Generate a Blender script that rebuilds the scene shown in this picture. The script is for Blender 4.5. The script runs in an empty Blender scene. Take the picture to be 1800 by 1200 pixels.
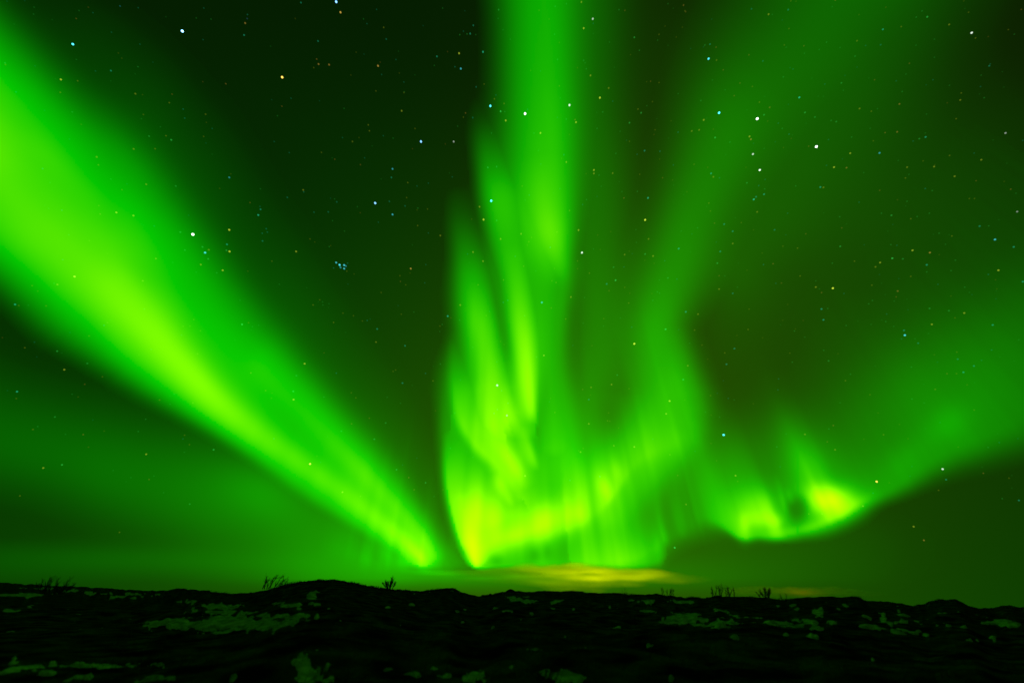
import bpy, bmesh, math, random
import numpy as np
from mathutils import Vector, Matrix

scene = bpy.context.scene
COL = scene.collection

# ---------------------------------------------------------------- camera
FPX = 875.0                                   # focal length for a frame 1800 wide
PITCH, ROLL = math.radians(27.6), math.radians(0.9)
EYE = Vector((0.0, 0.0, 1.65))
_F = Vector((0, math.cos(PITCH), math.sin(PITCH)))
_R0 = Vector((1, 0, 0))
_U0 = Vector((0, -math.sin(PITCH), math.cos(PITCH)))
_R = _R0 * math.cos(ROLL) + _U0 * math.sin(ROLL)
_U = -_R0 * math.sin(ROLL) + _U0 * math.cos(ROLL)
cam_data = bpy.data.cameras.new('camera')
cam_data.sensor_fit = 'HORIZONTAL'
cam_data.sensor_width = 36.0
cam_data.lens = FPX / 1800.0 * 36.0
cam_data.dof.use_dof = True                   # focused on the stars: the near heath is slightly soft
cam_data.dof.focus_distance = 8000.0
cam_data.dof.aperture_fstop = 0.4
cam_data.clip_start, cam_data.clip_end = 0.1, 60000.0
cam = bpy.data.objects.new('camera', cam_data)
COL.objects.link(cam)
M = Matrix((_R, _U, -_F)).transposed().to_4x4()
M.translation = EYE
cam.matrix_world = M
scene.camera = cam

# ---------------------------------------------------------------- night sky: faint airglow, no moon, sun far below the horizon
world = bpy.data.worlds.new('World')
scene.world = world
world.use_nodes = True
nt = world.node_tree
nt.nodes.clear()


def N(tree, kind, **kw):
    n = tree.nodes.new(kind)
    for k, v in kw.items():
        setattr(n, k, v)
    return n


def mth(tree, op, a, b=None):
    n = N(tree, 'ShaderNodeMath', operation=op)
    for i, v in enumerate((a, b)):
        if v is None:
            continue
        if isinstance(v, (int, float)):
            n.inputs[i].default_value = v
        else:
            tree.links.new(v, n.inputs[i])
    return n.outputs[0]


w_out = N(nt, 'ShaderNodeOutputWorld')
sky_tex = N(nt, 'ShaderNodeTexSky')
sky_tex.sky_type = 'NISHITA'
sky_tex.sun_disc = False
sky_tex.sun_elevation = math.radians(-5.0)
sky_tex.sun_rotation = math.radians(150.0)
bg_sky = N(nt, 'ShaderNodeBackground')
bg_sky.inputs['Strength'].default_value = 0.05
nt.links.new(sky_tex.outputs[0], bg_sky.inputs['Color'])
tc = N(nt, 'ShaderNodeTexCoord')
sep = N(nt, 'ShaderNodeSeparateXYZ')
nt.links.new(tc.outputs['Generated'], sep.inputs[0])
dx, dy, dz = sep.outputs
ramp = N(nt, 'ShaderNodeValToRGB')
ramp.color_ramp.interpolation = 'B_SPLINE'
els = [(0.0, 1.0), (math.sin(math.radians(21)), .58), (math.sin(math.radians(34)), .35), (math.sin(math.radians(46.5)), .17), (math.sin(math.radians(57.3)), .05), (1.0, 0.0)]
while len(ramp.color_ramp.elements) < len(els):
    ramp.color_ramp.elements.new(0.5)
for e_, (p_, v_) in zip(ramp.color_ramp.elements, els):
    e_.position = p_
    e_.color = (v_, v_, v_, 1)
nt.links.new(mth(nt, 'MAXIMUM', dz, 0.0), ramp.inputs[0])
hor2 = mth(nt, 'ADD', mth(nt, 'MULTIPLY', dx, dx), mth(nt, 'MULTIPLY', dy, dy))
s2 = mth(nt, 'DIVIDE', mth(nt, 'MULTIPLY', dx, dx), mth(nt, 'MAXIMUM', hor2, 1e-4))
fg = mth(nt, 'POWER', math.e, mth(nt, 'MULTIPLY', s2, -2.0))
sn = mth(nt, 'DIVIDE', dx, mth(nt, 'MAXIMUM', mth(nt, 'POWER', hor2, 0.5), 1e-4))
sr = mth(nt, 'SUBTRACT', sn, mth(nt, 'ADD', mth(nt, 'MULTIPLY', dz, 0.42), 0.05))
fr = mth(nt, 'POWER', math.e, mth(nt, 'MULTIPLY', mth(nt, 'MULTIPLY', sr, sr), -4.6))
lum = ramp.outputs[0]
gg = mth(nt, 'ADD', mth(nt, 'MULTIPLY', mth(nt, 'MULTIPLY', lum, fg), 0.106), 0.0085)
rr = mth(nt, 'ADD', mth(nt, 'MULTIPLY', mth(nt, 'MULTIPLY', mth(nt, 'POWER', lum, 0.6), fr), 0.0215), 0.0014)
comb = N(nt, 'ShaderNodeCombineColor')
nt.links.new(rr, comb.inputs[0])
nt.links.new(gg, comb.inputs[1])
comb.inputs[2].default_value = 0.0002
bg_glow = N(nt, 'ShaderNodeBackground')
nt.links.new(comb.outputs[0], bg_glow.inputs['Color'])
add = N(nt, 'ShaderNodeAddShader')
nt.links.new(bg_sky.outputs[0], add.inputs[0])
nt.links.new(bg_glow.outputs[0], add.inputs[1])
nt.links.new(add.outputs[0], w_out.inputs['Surface'])

scene.view_settings.view_transform = 'Standard'
scene.view_settings.look = 'None'
scene.view_settings.exposure = 0.0
scene.view_settings.gamma = 1.0
scene.render.engine = 'CYCLES'
cy = scene.cycles
cy.max_bounces = 6
cy.diffuse_bounces = 2
cy.volume_bounces = 1
cy.transparent_max_bounces = 96


# ---------------------------------------------------------------- helpers
def sky_dir(x, y):
    """The direction in which a point of the 1800 x 1200 frame lies."""
    return (_F + _R * ((x - 900.0) / FPX) - _U * ((y - 600.0) / FPX)).normalized()


def tag(o, label=None, cat=None, group=None, kind=None):
    for k, v in (('label', label), ('category', cat), ('group', group), ('kind', kind)):
        if v:
            o[k] = v
    return o


def link(name, mesh, mat=None, parent=None):
    o = bpy.data.objects.new(name, mesh)
    COL.objects.link(o)
    if mat is not None and not mesh.materials:
        mesh.materials.append(mat)
    if parent is not None:
        o.parent = parent
    return o


def raw_mesh(name, co, quads=None, tris=None, smooth=True):
    me = bpy.data.meshes.new(name)
    faces, starts, tot = [], [], []
    n = 0
    for arr, k in ((quads, 4), (tris, 3)):
        if arr is None or len(arr) == 0:
            continue
        faces.append(np.asarray(arr, np.int32).ravel())
        starts.append(np.arange(len(arr), dtype=np.int32) * k + n)
        n += len(arr) * k
    loops = np.concatenate(faces)
    starts = np.concatenate(starts)
    me.vertices.add(len(co))
    me.vertices.foreach_set('co', np.asarray(co, np.float32).ravel())
    me.loops.add(len(loops))
    me.loops.foreach_set('vertex_index', loops)
    me.polygons.add(len(starts))
    me.polygons.foreach_set('loop_start', starts)
    me.update(calc_edges=True)
    me.validate()
    if smooth:
        me.polygons.foreach_set('use_smooth', np.ones(len(me.polygons), bool))
    return me


def new_mat(name):
    m = bpy.data.materials.new(name)
    m.use_nodes = True
    m.node_tree.nodes.clear()
    return m, m.node_tree, N(m.node_tree, 'ShaderNodeOutputMaterial')


def gas(name, colour, per_metre, scatter=None):
    """Thin gas: glows along the whole depth that a line of sight passes through."""
    m, t, out = new_mat(name)
    if scatter is None:
        e = N(t, 'ShaderNodeEmission')
        e.inputs['Color'].default_value = (*colour, 1)
        e.inputs['Strength'].default_value = per_metre
        t.links.new(e.outputs[0], out.inputs['Volume'])
    else:
        e = N(t, 'ShaderNodeVolumeScatter')
        e.inputs['Color'].default_value = (*colour, 1)
        e.inputs['Density'].default_value = scatter
        t.links.new(e.outputs[0], out.inputs['Volume'])
    clear = N(t, 'ShaderNodeBsdfTransparent')
    rgb = N(t, 'ShaderNodeRGB')
    rgb.outputs[0].default_value = (1, 1, 1, 1)
    t.links.new(rgb.outputs[0], clear.inputs['Color'])
    t.links.new(clear.outputs[0], out.inputs['Surface'])
    return m


def gas_body(name, F, ax, ay, near, depth, mat, parent=None):
    """A closed body of gas: at each direction of the grid it is F * depth metres thick."""
    h, w = F.shape
    on = F > 0
    cell = on[:-1, :-1] & on[1:, :-1] & on[:-1, 1:] & on[1:, 1:]
    vert = np.zeros((h, w), bool)
    vert[:-1, :-1] |= cell; vert[1:, :-1] |= cell; vert[:-1, 1:] |= cell; vert[1:, 1:] |= cell
    X, Y = np.meshgrid(ax, ay)
    D = (np.array(_F)[None, None] + np.array(_R)[None, None] * ((X - 900) / FPX)[..., None] - np.array(_U)[None, None] * ((Y - 600) / FPX)[..., None])
    D /= np.linalg.norm(D, axis=2, keepdims=True)
    E = np.array(EYE)
    fi = -np.ones((h, w), int)
    fi[vert] = np.arange(vert.sum())
    nv = int(vert.sum())
    bi = np.where(vert, fi + nv, -1)
    co = np.concatenate([E + D[vert] * near, E + D[vert] * (near + F[vert] * depth + 1.5)[:, None]])
    j, i = np.nonzero(cell)
    fq = np.stack([fi[j, i], fi[j + 1, i], fi[j + 1, i + 1], fi[j, i + 1]], 1)
    bq = np.stack([bi[j, i], bi[j, i + 1], bi[j + 1, i + 1], bi[j + 1, i]], 1)
    e = np.concatenate([np.stack([fq[:, k], fq[:, (k + 1) % 4]], 1) for k in range(4)])
    key = np.sort(e, 1)
    key = key[:, 0].astype(np.int64) * (2 * nv) + key[:, 1]
    _u, first, cnt = np.unique(key, return_index=True, return_counts=True)
    rim = e[first[cnt == 1]]
    wall = np.stack([rim[:, 1], rim[:, 0], rim[:, 0] + nv, rim[:, 1] + nv], 1)
    me = raw_mesh(name, co, quads=np.concatenate([fq, bq, wall]), smooth=False)
    return link(name, me, mat, parent)


# ------------------------------------------------- positions read off the sky and the ground: x y size tint label
STARS = """
320.5 55 2.6 b brightest blue-white star in the dark gap near the top of the sky
128 78 1.9 c bright cyan star above the broad band, in the upper left corner
107 140 1.1 y
195 124.5 .75 t
211 11 .55 c
246 78 .45 t
196 57 .45 t
238 165 .65 y
301 246 .9 g
262 239.5 .7 g
235 262 .7 y
170 276 .7 y
173 290 .55 y
322 192 .55 t
429 62 .75 t
431 41 .75 o
435 26 .55 t
434.5 33 .5 b
357 70 .45 t
345 32 .45 g
371 34 .5 g
9 111 .7 g
127 197 .6 g
373 226 .45 t
282 223 .5 g
358 240 .45 y
60 13 .45 g
139 19 .45 g
134 33 .45 o
243 14 .45 t
591 3.5 2.0 b bright blue star on the top edge of the dark gap
598.5 22 1.2 o
529 5 .7 t
496 136 1.9 o bright orange star alone in the middle of the dark gap
559 72.5 .7 t
679 69 .6 t
560 113 .85 o
578.5 114 .85 o
664.5 116 1.0 o
706 195 .75 y
740 249 1.8 b bright blue star at the right side of the dark gap, outside the tall curtain
797.5 249 1.0 w
862 186.5 1.8 c cyan-white star left of the tall curtain's upper beam
880 196 1.0 g
889 212 1.0 y
810 121 1.1 c
807 94 1.0 y
849 91.5 1.0 t
826.5 59.5 .8 t
832 45 .65 t
821 60 .55 g
876.5 17.5 .7 g
768 99.5 .75 t
690 297 1.0 c
633.5 289.5 .5 o
619.5 249 .6 y
565 268 .5 y
588.5 280 .45 o
482 249 .5 t
508.5 268.5 .5 t
602 242 .5 t
511.5 173 .5 t
495.5 187 .5 o
645 42 .45 t
662 17 .45 t
696 105 .45 t
640 95.5 .4 t
626 92 .4 y
710 144.5 .45 t
710 163 .45 y
519 33 .4 y
837 153 .6 t
851 148 .5 y
831 207 .6 t
814.5 206 .5 y
804.5 222 .45 g
869 174 .55 y
857.5 294.5 .8 g
873 293 .7 g
864 234 .55 g
691 243 .45 g
725 261.5 .4 o
1042 33.5 1.2 w
1026 50 1.0 y
1022 4 .8 y
976 11.5 .6 g
1054.5 172 1.25 y
1001 185 1.5 w white star on the right rim of the tall curtain's upper beam
923 200 2.1 w brightest white star inside the tall curtain's upper beam
950 234 1.0 y
1012.5 215 1.0 y
1038 133 .85 y
1070 155 .65 y
1115 66 .75 g
1133 265 .85 t
1160 266 .6 t
1245.5 103.5 1.6 c cyan star high above the soft ribbon, near a pair of tiny stars
1264 198.5 1.9 c cyan-white star beside the soft ribbon, left of a brighter white one
1331 209 2.3 w bright white star between two others in a row over the soft ribbon
1237 211 .9 y
1257 242 .9 g
1323.5 271 1.3 w small white star just above another white one, right of the soft ribbon
1317.5 240 .9 y
1320 245 .8 o
1216 230.5 .7 y
1229 228.5 .7 y
1201.5 9.5 .6 o
1321 16 .6 t
1239 79.5 .6 g
1248 78 .65 t
1259.5 106 .6 y
1343 202 .8 g
1341 107.5 .6 t
1232 177 .6 g
1283 250 .6 g
995.5 285 .85 y
1044 299 1.0 y
1106.5 216 .75 g
1127 198.5 .75 g
1121.5 192 .55 y
1059.5 197 .6 g
995.5 209.5 .6 g
980 105 .6 g
1026 106.5 .6 g
1335.5 299 1.6 w yellow-white star on the thin veil, below a smaller white one
1156 71 .5 g
1137 186 .45 g
1435 258 2.3 w bright white star lowest of the three in the row over the thin veil
1708 58 1.5 w cream-white star in the dark upper right corner
1630 30 .9 g
1668.5 43.5 .7 y
1552 52 .9 t
1385.5 17.5 .7 t
1405 171.5 1.1 t
1415 198 .8 g
1432.5 206 .7 g
1461 212 .6 g
1470 214 .7 g
1546 269 1.0 c
1494.5 269.5 .9 y
1466 294 1.0 y
1488 295 .7 o
1627 241 .9 t
1616 244 .7 g
1626.5 234 .5 g
1577 232 .7 o
1581 183 .7 o
1767.5 234 1.0 w
1739 116 .7 t
1688 176 .7 y
1725 281 .8 y
1594.5 294 .7 y
1642 293 .8 y
1783 60.5 .5 g
1511 191 .7 y
1479 146 .7 g
1482.5 159 .5 g
1503 99 .6 g
1506.5 72 .6 y
1548 79 .6 t
1414 94 .5 g
1440 87.5 .5 g
1382 83.5 .5 g
1377 135.5 .6 g
1353 189 .6 o
1351 25.5 .8 y
1387 236 .55 t
1375 226 .55 g
1642.5 101 .45 g
1640 140.5 .45 t
1497 241 .55 g
339 412 2.4 w brightest cream star on the upper edge of the broad band
403 404 1.2 y
399 429.5 .9 t
360.5 444 1.4 c small pale star below the brightest cream star, in a loose group
403.5 442 1.2 y
398 440 .8 g
391.5 475 1.0 y
366 455 .8 g
353 465 .8 y
356 434 .8 g
367 439 .7 y
317 408 .8 g
325 439.5 .7 g
204.5 373.5 1.0 y
234.5 379 .9 y
257 324 .7 y
309 327 .7 g
131 486 1.2 y
101 500 .8 y
26.5 535 1.0 t
33 537 .5 y
403 312 .9 c
425.5 570 1.0 g
195 315 .55 g
274 454.5 .7 y
251 493.5 .7 y
157 423 .5 y
340.5 561.5 .5 y
334 573 .5 y
322 573.5 .5 y
381 479.5 .6 g
81 537.5 .5 y
591 461.5 1.2 c @upper left star of the tight blue cluster in the dark gap
597 465.5 1.5 c @brightest middle star of the tight blue cluster in the dark gap
598.5 470 1.0 c @lowest left star of the tight blue cluster in the dark gap
605 466 1.3 c @upper right star of the tight blue cluster in the dark gap
608 467.5 .9 c @outermost right star of the tight blue cluster in the dark gap
605 472 1.2 c @lowest right star of the tight blue cluster in the dark gap
586.5 471 .55 t
611 462.5 .55 t
659.5 357 1.8 b pale blue star between the tight blue cluster and the tall curtain
690 377 1.1 c
688 312 .7 t
684.5 354 .6 t
712 362 .6 t
722 472 1.0 o
520.5 442 .9 y
533 334 .7 y
505 347 .6 t
592 355 .6 t
577 372.5 .6 t
552 373 .55 t
454 378 1.0 t
458 368 .8 t
457 363 .5 t
468 402 .6 t
470 408 .6 t
461 410 .6 t
461.5 423.5 .7 t
863.5 353 1.9 c cyan-white star inside the left lobe of the tall curtain
850 386 1.25 y
843 363.5 .8 y
880 420 .8 y
831.5 443 .8 y
849 459 .8 y
774 414 .7 y
787 555.5 1.0 t
809 536 .8 y
808 562.5 .6 g
663 578 .8 t
645.5 563 .6 t
637 564 .5 y
567 530.5 .5 g
567.5 536 .5 g
562 527 .45 y
670 514 .5 y
703 484.5 .5 y
753 322 .5 t
733 327 .5 t
753 409.5 .5 t
748.5 465 .5 t
795 311 .5 t
751.5 367.5 .5 y
491 499.5 .5 g
545 420 .5 y
478 459 .5 y
727.5 548.5 .5 g
773 582.5 .5 g
873 387.5 .7 g
885 492 .6 y
1023 444 1.5 w cream star just right of the tall curtain's waist
1134 386.5 1.35 y small yellow star between the tall curtain and the soft ribbon
1139 348 1.0 t
1017 404.5 .9 y
1082 492.5 1.0 g
1066.5 499 .8 t
952.5 531.5 1.05 c
1003.5 522 .8 y
1134 446.5 .8 g
1148 450 .8 y
1098 447.5 .7 y
1078.5 469.5 .7 g
1193 437 .9 t
1174 488.5 .7 g
1155.5 513 .6 g
1205.5 548 .9 t
1170 578.5 1.0 g
1227 552 .7 y
1325 350.5 1.15 t
1329 346 .8 t
1343 341.5 .9 t
1273 394 .8 t
1288 406.5 .8 t
1266 442 .8 t
1261 462.5 .8 g
1288 428 .7 y
1331 372.5 .7 y
1250 305 .9 t
1254 311 .7 y
1313 321.5 .7 g
1264 508 .7 y
1288 515.5 .7 t
1221 580 .6 y
1315 579 .6 y
1342 465 .55 t
1120.5 336.5 .6 g
1077 304.5 .7 y
1044 305 .8 y
1053 308 .6 g
916 411 .8 y
977.5 496.5 .6 y
1031 351 .6 g
1140 420 .7 y
1036 480 .6 y
1027.5 523 .5 g
1025 568 .5 g
1090.5 559 .5 g
1246 357 .6 y
1590.5 589 1.35 c small cyan star in the dark area above the low arc's dim end
1589 580.5 .8 t
1749 421 1.25 c
1782 434 .9 t
1722 397.5 .8 t
1788 372 .9 w
1755 475 1.0 y
1798 495 .9 t
1604 440 1.0 y
1634.5 444 .9 o
1568.5 454 1.0 g
1587 455 .7 g
1547 461.5 .9 y
1539 469 .7 y
1629 465.5 .9 t
1464 506.5 1.35 y small yellow star alone in the dark area right of the soft ribbon
1434 504.5 .8 y
1578 511.5 .7 o
1444 543 .9 t
1447.5 562 .9 t
1455 542 .6 g
1695 550 .9 y
1638 570 .9 y
1745 571 .9 t
1442 329 .9 t
1447.5 329.5 .7 y
1567 378.5 .8 g
1678 310 .8 y
1477 433 .8 g
1476 381 .6 g
1601 384.5 .6 y
1566 430 .6 g
1406.5 485 .6 y
1502 459 .6 y
1359 463.5 .6 o
1402 436 .6 y
1533.5 528 .6 g
1527 534 .6 g
1634 542 .7 g
1668 546 .7 g
1557 565 .6 g
1487.5 572 .6 g
1626.5 331.5 .6 t
1361.5 404 .7 t
1704 349 .5 y
1713 349 .5 y
30 688 1.0 t
113 649.5 .9 y
100.5 617 .8 g
153.5 638.5 .7 g
257 798 .9 y
109 816.5 .9 g
76 822 .9 y
375.5 790 .9 g
96.5 732.5 .7 g
256 736.5 .6 g
243 758 .6 g
324.5 764.5 .5 y
333 781 .5 y
324 794.5 .5 g
230 839 .5 g
333.5 885.5 .7 g
287.5 865.5 .5 g
199 826.5 .5 g
35 871 .6 y
210 935 .6 y
535.5 639 1.0 y
521 660 .7 g
515.5 687.5 .95 g
516 702 1.0 y
545 815 1.4 o golden star on the lower part of the broad band
602 864.5 .9 y
600 757.5 .7 g
658 771.5 .8 g
678 743 .7 g
697 825 .85 g
748 848 .75 g
712 607.5 .75 t
707.5 673 .75 t
661 601 .7 y
774 639.5 .6 g
691 652.5 .5 y
695.5 650 .5 y
617.5 690 .5 y
704 708.5 .5 g
680.5 698 .5 g
748 656 .6 t
874 677 1.45 w cream star among the yellow tongues of the tall curtain
891 730 1.0 w
1115 604 1.45 y yellow star close left of the soft ribbon's column
1272 764 1.8 c cyan-white star between the soft ribbon and the low arc
1177 704.5 1.05 y
1171 727 .9 y
1201 667 .9 g
1115 785 .9 y
1035 744.5 .8 y
1020.5 794 .8 y
1079 783 .7 y
956 624.5 .9 y
1291 612.5 .8 t
1277 640 .8 t
1274 620 .6 y
1209 642.5 .7 y
1039 680.5 .7 y
1035 702 .7 t
1075 675.5 .8 y
1085 659 .7 g
1293 835.5 .9 y
1206 886 .7 y
923 836 .95 y
1186 962 1.1 g
1240 724 .5 g
1249 695 .5 y
1541 846 1.6 o golden star where the low arc leaves its right yellow knot
1657 824 1.4 w cream star just under the low arc's dim end
1663 842.5 .8 t
1693.5 654 .9 t
1712 643 .8 t
1683.5 631 .7 t
1456.5 634 .7 g
1448 615.5 .6 g
1468 790 .7 y
1415 763 .7 y
1457 753.5 .6 g
1614 603 .7 t
1603 701 .6 g
1791 879 .75 t
1517 889 .75 y
1644 684 .6 y
1495 657.5 .6 g
1365.5 785 .6 g
1602 645 .6 g
1737 786 .55 g
1606 925 .95 y
1624 949 .8 o
1421.7 902.7 .6 y
1445 902.7 .6 y
"""
SNOW = """
385 1065 28 5
330 1057 18 2
400 1076 62 2.6
370 1098 88 11
310 1092 30 6
490 1083 46 4
482 1098 52 5 -7
549 1042.5 13 2
545 1051 8 2
554 1062 12 1.6
512 1062.5 20 5
527 1071 10 3
724 1062 5 3
684 1067.5 5 1.6
809 1074 14 2.6 -5
812 1094 4 3
867 1104 4 7 -30
597 1095 4 2
582 1071 4 2
730 1044 3 1.2
870 1069 5 1.6
895 1050 9 4
892 1074 9 2
555 1082 4 2
544 1182 24 20 25
565 1168 15 4
527 1165 13 4
578 1196 12 4
836 1190 19 10
764 1174 5 4
680 1174 9 3
725 1186 26 3
785 1188 13 2
925 1054.5 15 5
905 1053 7 3
977 1057 9 4 -15
1007 1070 3 4
910 1077 13 2
937 1077 4 1.4
1071 1067 4 2
1109 1055 7 2
1146 1059 19 4.5
1195 1058 17 3
1117 1066 11 2
1202 1069 15 1.6
1138 1075 15 2
1217 1081 14 4
1208 1091 42 7 6
1268 1097 34 4.5 5
1290 1094 12 3
1272 1076 22 2 20
1291 1120 8 2 10
975 1190 42 11 8
937 1141 11 1.6
1182 1190 6 5
1437 1076 9 5 30
1370 1067 9 2
1392 1063 7 2
1487 1063 6 2
1400 1102 44 3.6 9
1368 1097 20 2.5 4
1422 1092 14 4 12
1462 1095 11 2
1400 1090 9 2 15
1384 1116 8 2 10
1428 1120 12 2.6 10
1480 1080 7 2
1522 1084 8 3 12
1545 1082 12 2.6 15
1591 1082 10 3 12
1575 1072 5 1.2
1582 1092 10 2.2
1529 1101 17 3.2 5
1584 1110 17 3.2 8
1616 1111 11 4
1632 1117 6 2 12
1672 1097 19 3 6
1700 1102 10 1.6
1682 1117 9 2
1755 1094 32 4.5 3
1730 1090 10 2 10
1750 1122 9 1.6
1710 1125 14 1.6
1795 1127 14 1.6
1532 1161 4 3
1490 1181 5 2.2 12
1525 1187 6 2.2 15
140 1168 100 4.6 1
20 1178 38 5 -8
80 1184 12 4
272 1192 32 4 -5
140 1191 22 3 -5
412 1190 9 5 -35
25 1157 7 2
137 1082 11 2 5
35 1070 32 2.6 -14
262 1077 11 2 -5
30 1046 46 3
150 1041 40 1.6 5
215 1049 40 2 3
90 1035 50 1.4 3
240 1044 45 1.2 4
"""

# ---- shapes of the aurora: how thick the glowing gas is in each direction of the sky ----
STEP = 4.0
AX = np.arange(-420.0, 2221.0, STEP)
AY = np.arange(-420.0, 1051.0, STEP)
PX, PY = np.meshgrid(AX, AY)
ZEN = (900.0, -300.0)                      # where the rays of the aurora converge (magnetic zenith)


def resample(pts, n):
    """Catmull-Rom through rows of numbers."""
    P = np.array(pts, float)
    if len(P) == 2:
        t = np.linspace(0, 1, n)[:, None]
        return P[0] * (1 - t) + P[1] * t
    Q = np.vstack([2 * P[0] - P[1], P, 2 * P[-1] - P[-2]])
    out = []
    seg = np.linspace(0, len(P) - 1 - 1e-6, n)
    for s in seg:
        i = int(s)
        t = s - i
        a, b, c, d = Q[i], Q[i + 1], Q[i + 2], Q[i + 3]
        out.append(.5 * (2 * b + (c - a) * t + (2 * a - 5 * b + 4 * c - d) * t * t + (3 * b - a - 3 * c + d) * t ** 3))
    out = np.array(out)
    out[:, 2:] = np.maximum(out[:, 2:], 0)
    return out


def stroke(pts, p=2.0, n=48, reach=3.0):
    """A long soft body along a line of rows (x, y, width left, width right, amount)."""
    S = resample(pts, n)
    F = np.zeros(PX.shape)
    m = max(S[:, 2].max(), S[:, 3].max()) * reach
    i0, i1 = np.searchsorted(AX, [S[:, 0].min() - m, S[:, 0].max() + m])
    j0, j1 = np.searchsorted(AY, [S[:, 1].min() - m, S[:, 1].max() + m])
    X, Y = PX[j0:j1, i0:i1], PY[j0:j1, i0:i1]
    if X.size == 0:
        return F
    best = np.full(X.shape, 1e18)
    W = np.ones(X.shape)
    A = np.zeros(X.shape)
    for k in range(n - 1):
        a, b = S[k], S[k + 1]
        dx, dy = b[0] - a[0], b[1] - a[1]
        L2 = dx * dx + dy * dy + 1e-9
        t = np.clip(((X - a[0]) * dx + (Y - a[1]) * dy) / L2, 0, 1)
        vx, vy = X - a[0] - t * dx, Y - a[1] - t * dy
        d2 = vx * vx + vy * vy
        c = d2 < best
        side = (dx * vy - dy * vx) > 0
        w = np.where(side, a[3] + t * (b[3] - a[3]), a[2] + t * (b[2] - a[2]))
        best = np.where(c, d2, best)
        W = np.where(c, w, W)
        A = np.where(c, a[4] + t * (b[4] - a[4]), A)
    F[j0:j1, i0:i1] = A * np.exp(-(np.sqrt(best) / np.maximum(W, 1)) ** p)
    return F


def fall(pts, p=2.0, n=48, reach=3.0):
    """stroke() for lines drawn from the top down, widths given as they lie in the sky."""
    return stroke([(a, b, d, c, e) for a, b, c, d, e in pts], p, n, reach)


def blob(x, y, rx, ry, amp, ang=0.0, p=2.0):
    c, s = math.cos(math.radians(ang)), math.sin(math.radians(ang))
    u = ((PX - x) * c + (PY - y) * s) / rx
    v = (-(PX - x) * s + (PY - y) * c) / ry
    return amp * np.exp(-(u * u + v * v) ** (p / 2))


def noise1(v, seed, freq):
    r = np.random.RandomState(seed).rand(4096)
    q = v * freq + 1000.0
    i = np.floor(q).astype(int)
    t = q - i
    t = t * t * (3 - 2 * t)
    return r[i % 4096] * (1 - t) + r[(i + 1) % 4096] * t


def noise2(x, y, seed):
    r = np.random.RandomState(seed).rand(128, 128)
    i, j = np.floor(x).astype(int), np.floor(y).astype(int)
    a, b = x - i, y - j
    a, b = a * a * (3 - 2 * a), b * b * (3 - 2 * b)
    g = lambda p, q: r[p % 128, q % 128]
    return (g(i, j) * (1 - a) + g(i + 1, j) * a) * (1 - b) + (g(i, j + 1) * (1 - a) + g(i + 1, j + 1) * a) * b


def ray_u(x, y):
    return (x - ZEN[0]) / np.maximum(y - ZEN[1], 1.0)


def curtain(pts, q=1.0, rays=0.3, seed=1, freq=90.0):
    """A curtain of rays that stands on a lower edge: rows (x, y, amount, softness below, height above)."""
    S = resample(pts, 160)
    u = ray_u(S[:, 0], S[:, 1])
    o = np.argsort(u)
    U = ray_u(PX, PY)
    ye, am, lo, hi = (np.interp(U, u[o], S[o, c]) for c in (1, 2, 3, 4))
    am = am * ((U >= u.min()) & (U <= u.max()))
    s = PY - ye
    wob = 1 + rays * (.65 * noise1(U, seed, freq) + .35 * noise1(U, seed + 1, freq * 2.7) - .5) * 2
    hi = np.maximum(hi * (1 + .6 * rays * (noise1(U, seed + 2, freq * .8) - .5) * 2), 1)
    f = np.where(s > 0, np.exp(-(s / np.maximum(lo, 1)) ** 2), np.exp(-(np.abs(s) / hi) ** q))
    return am * f * np.maximum(wob, 0)


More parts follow.
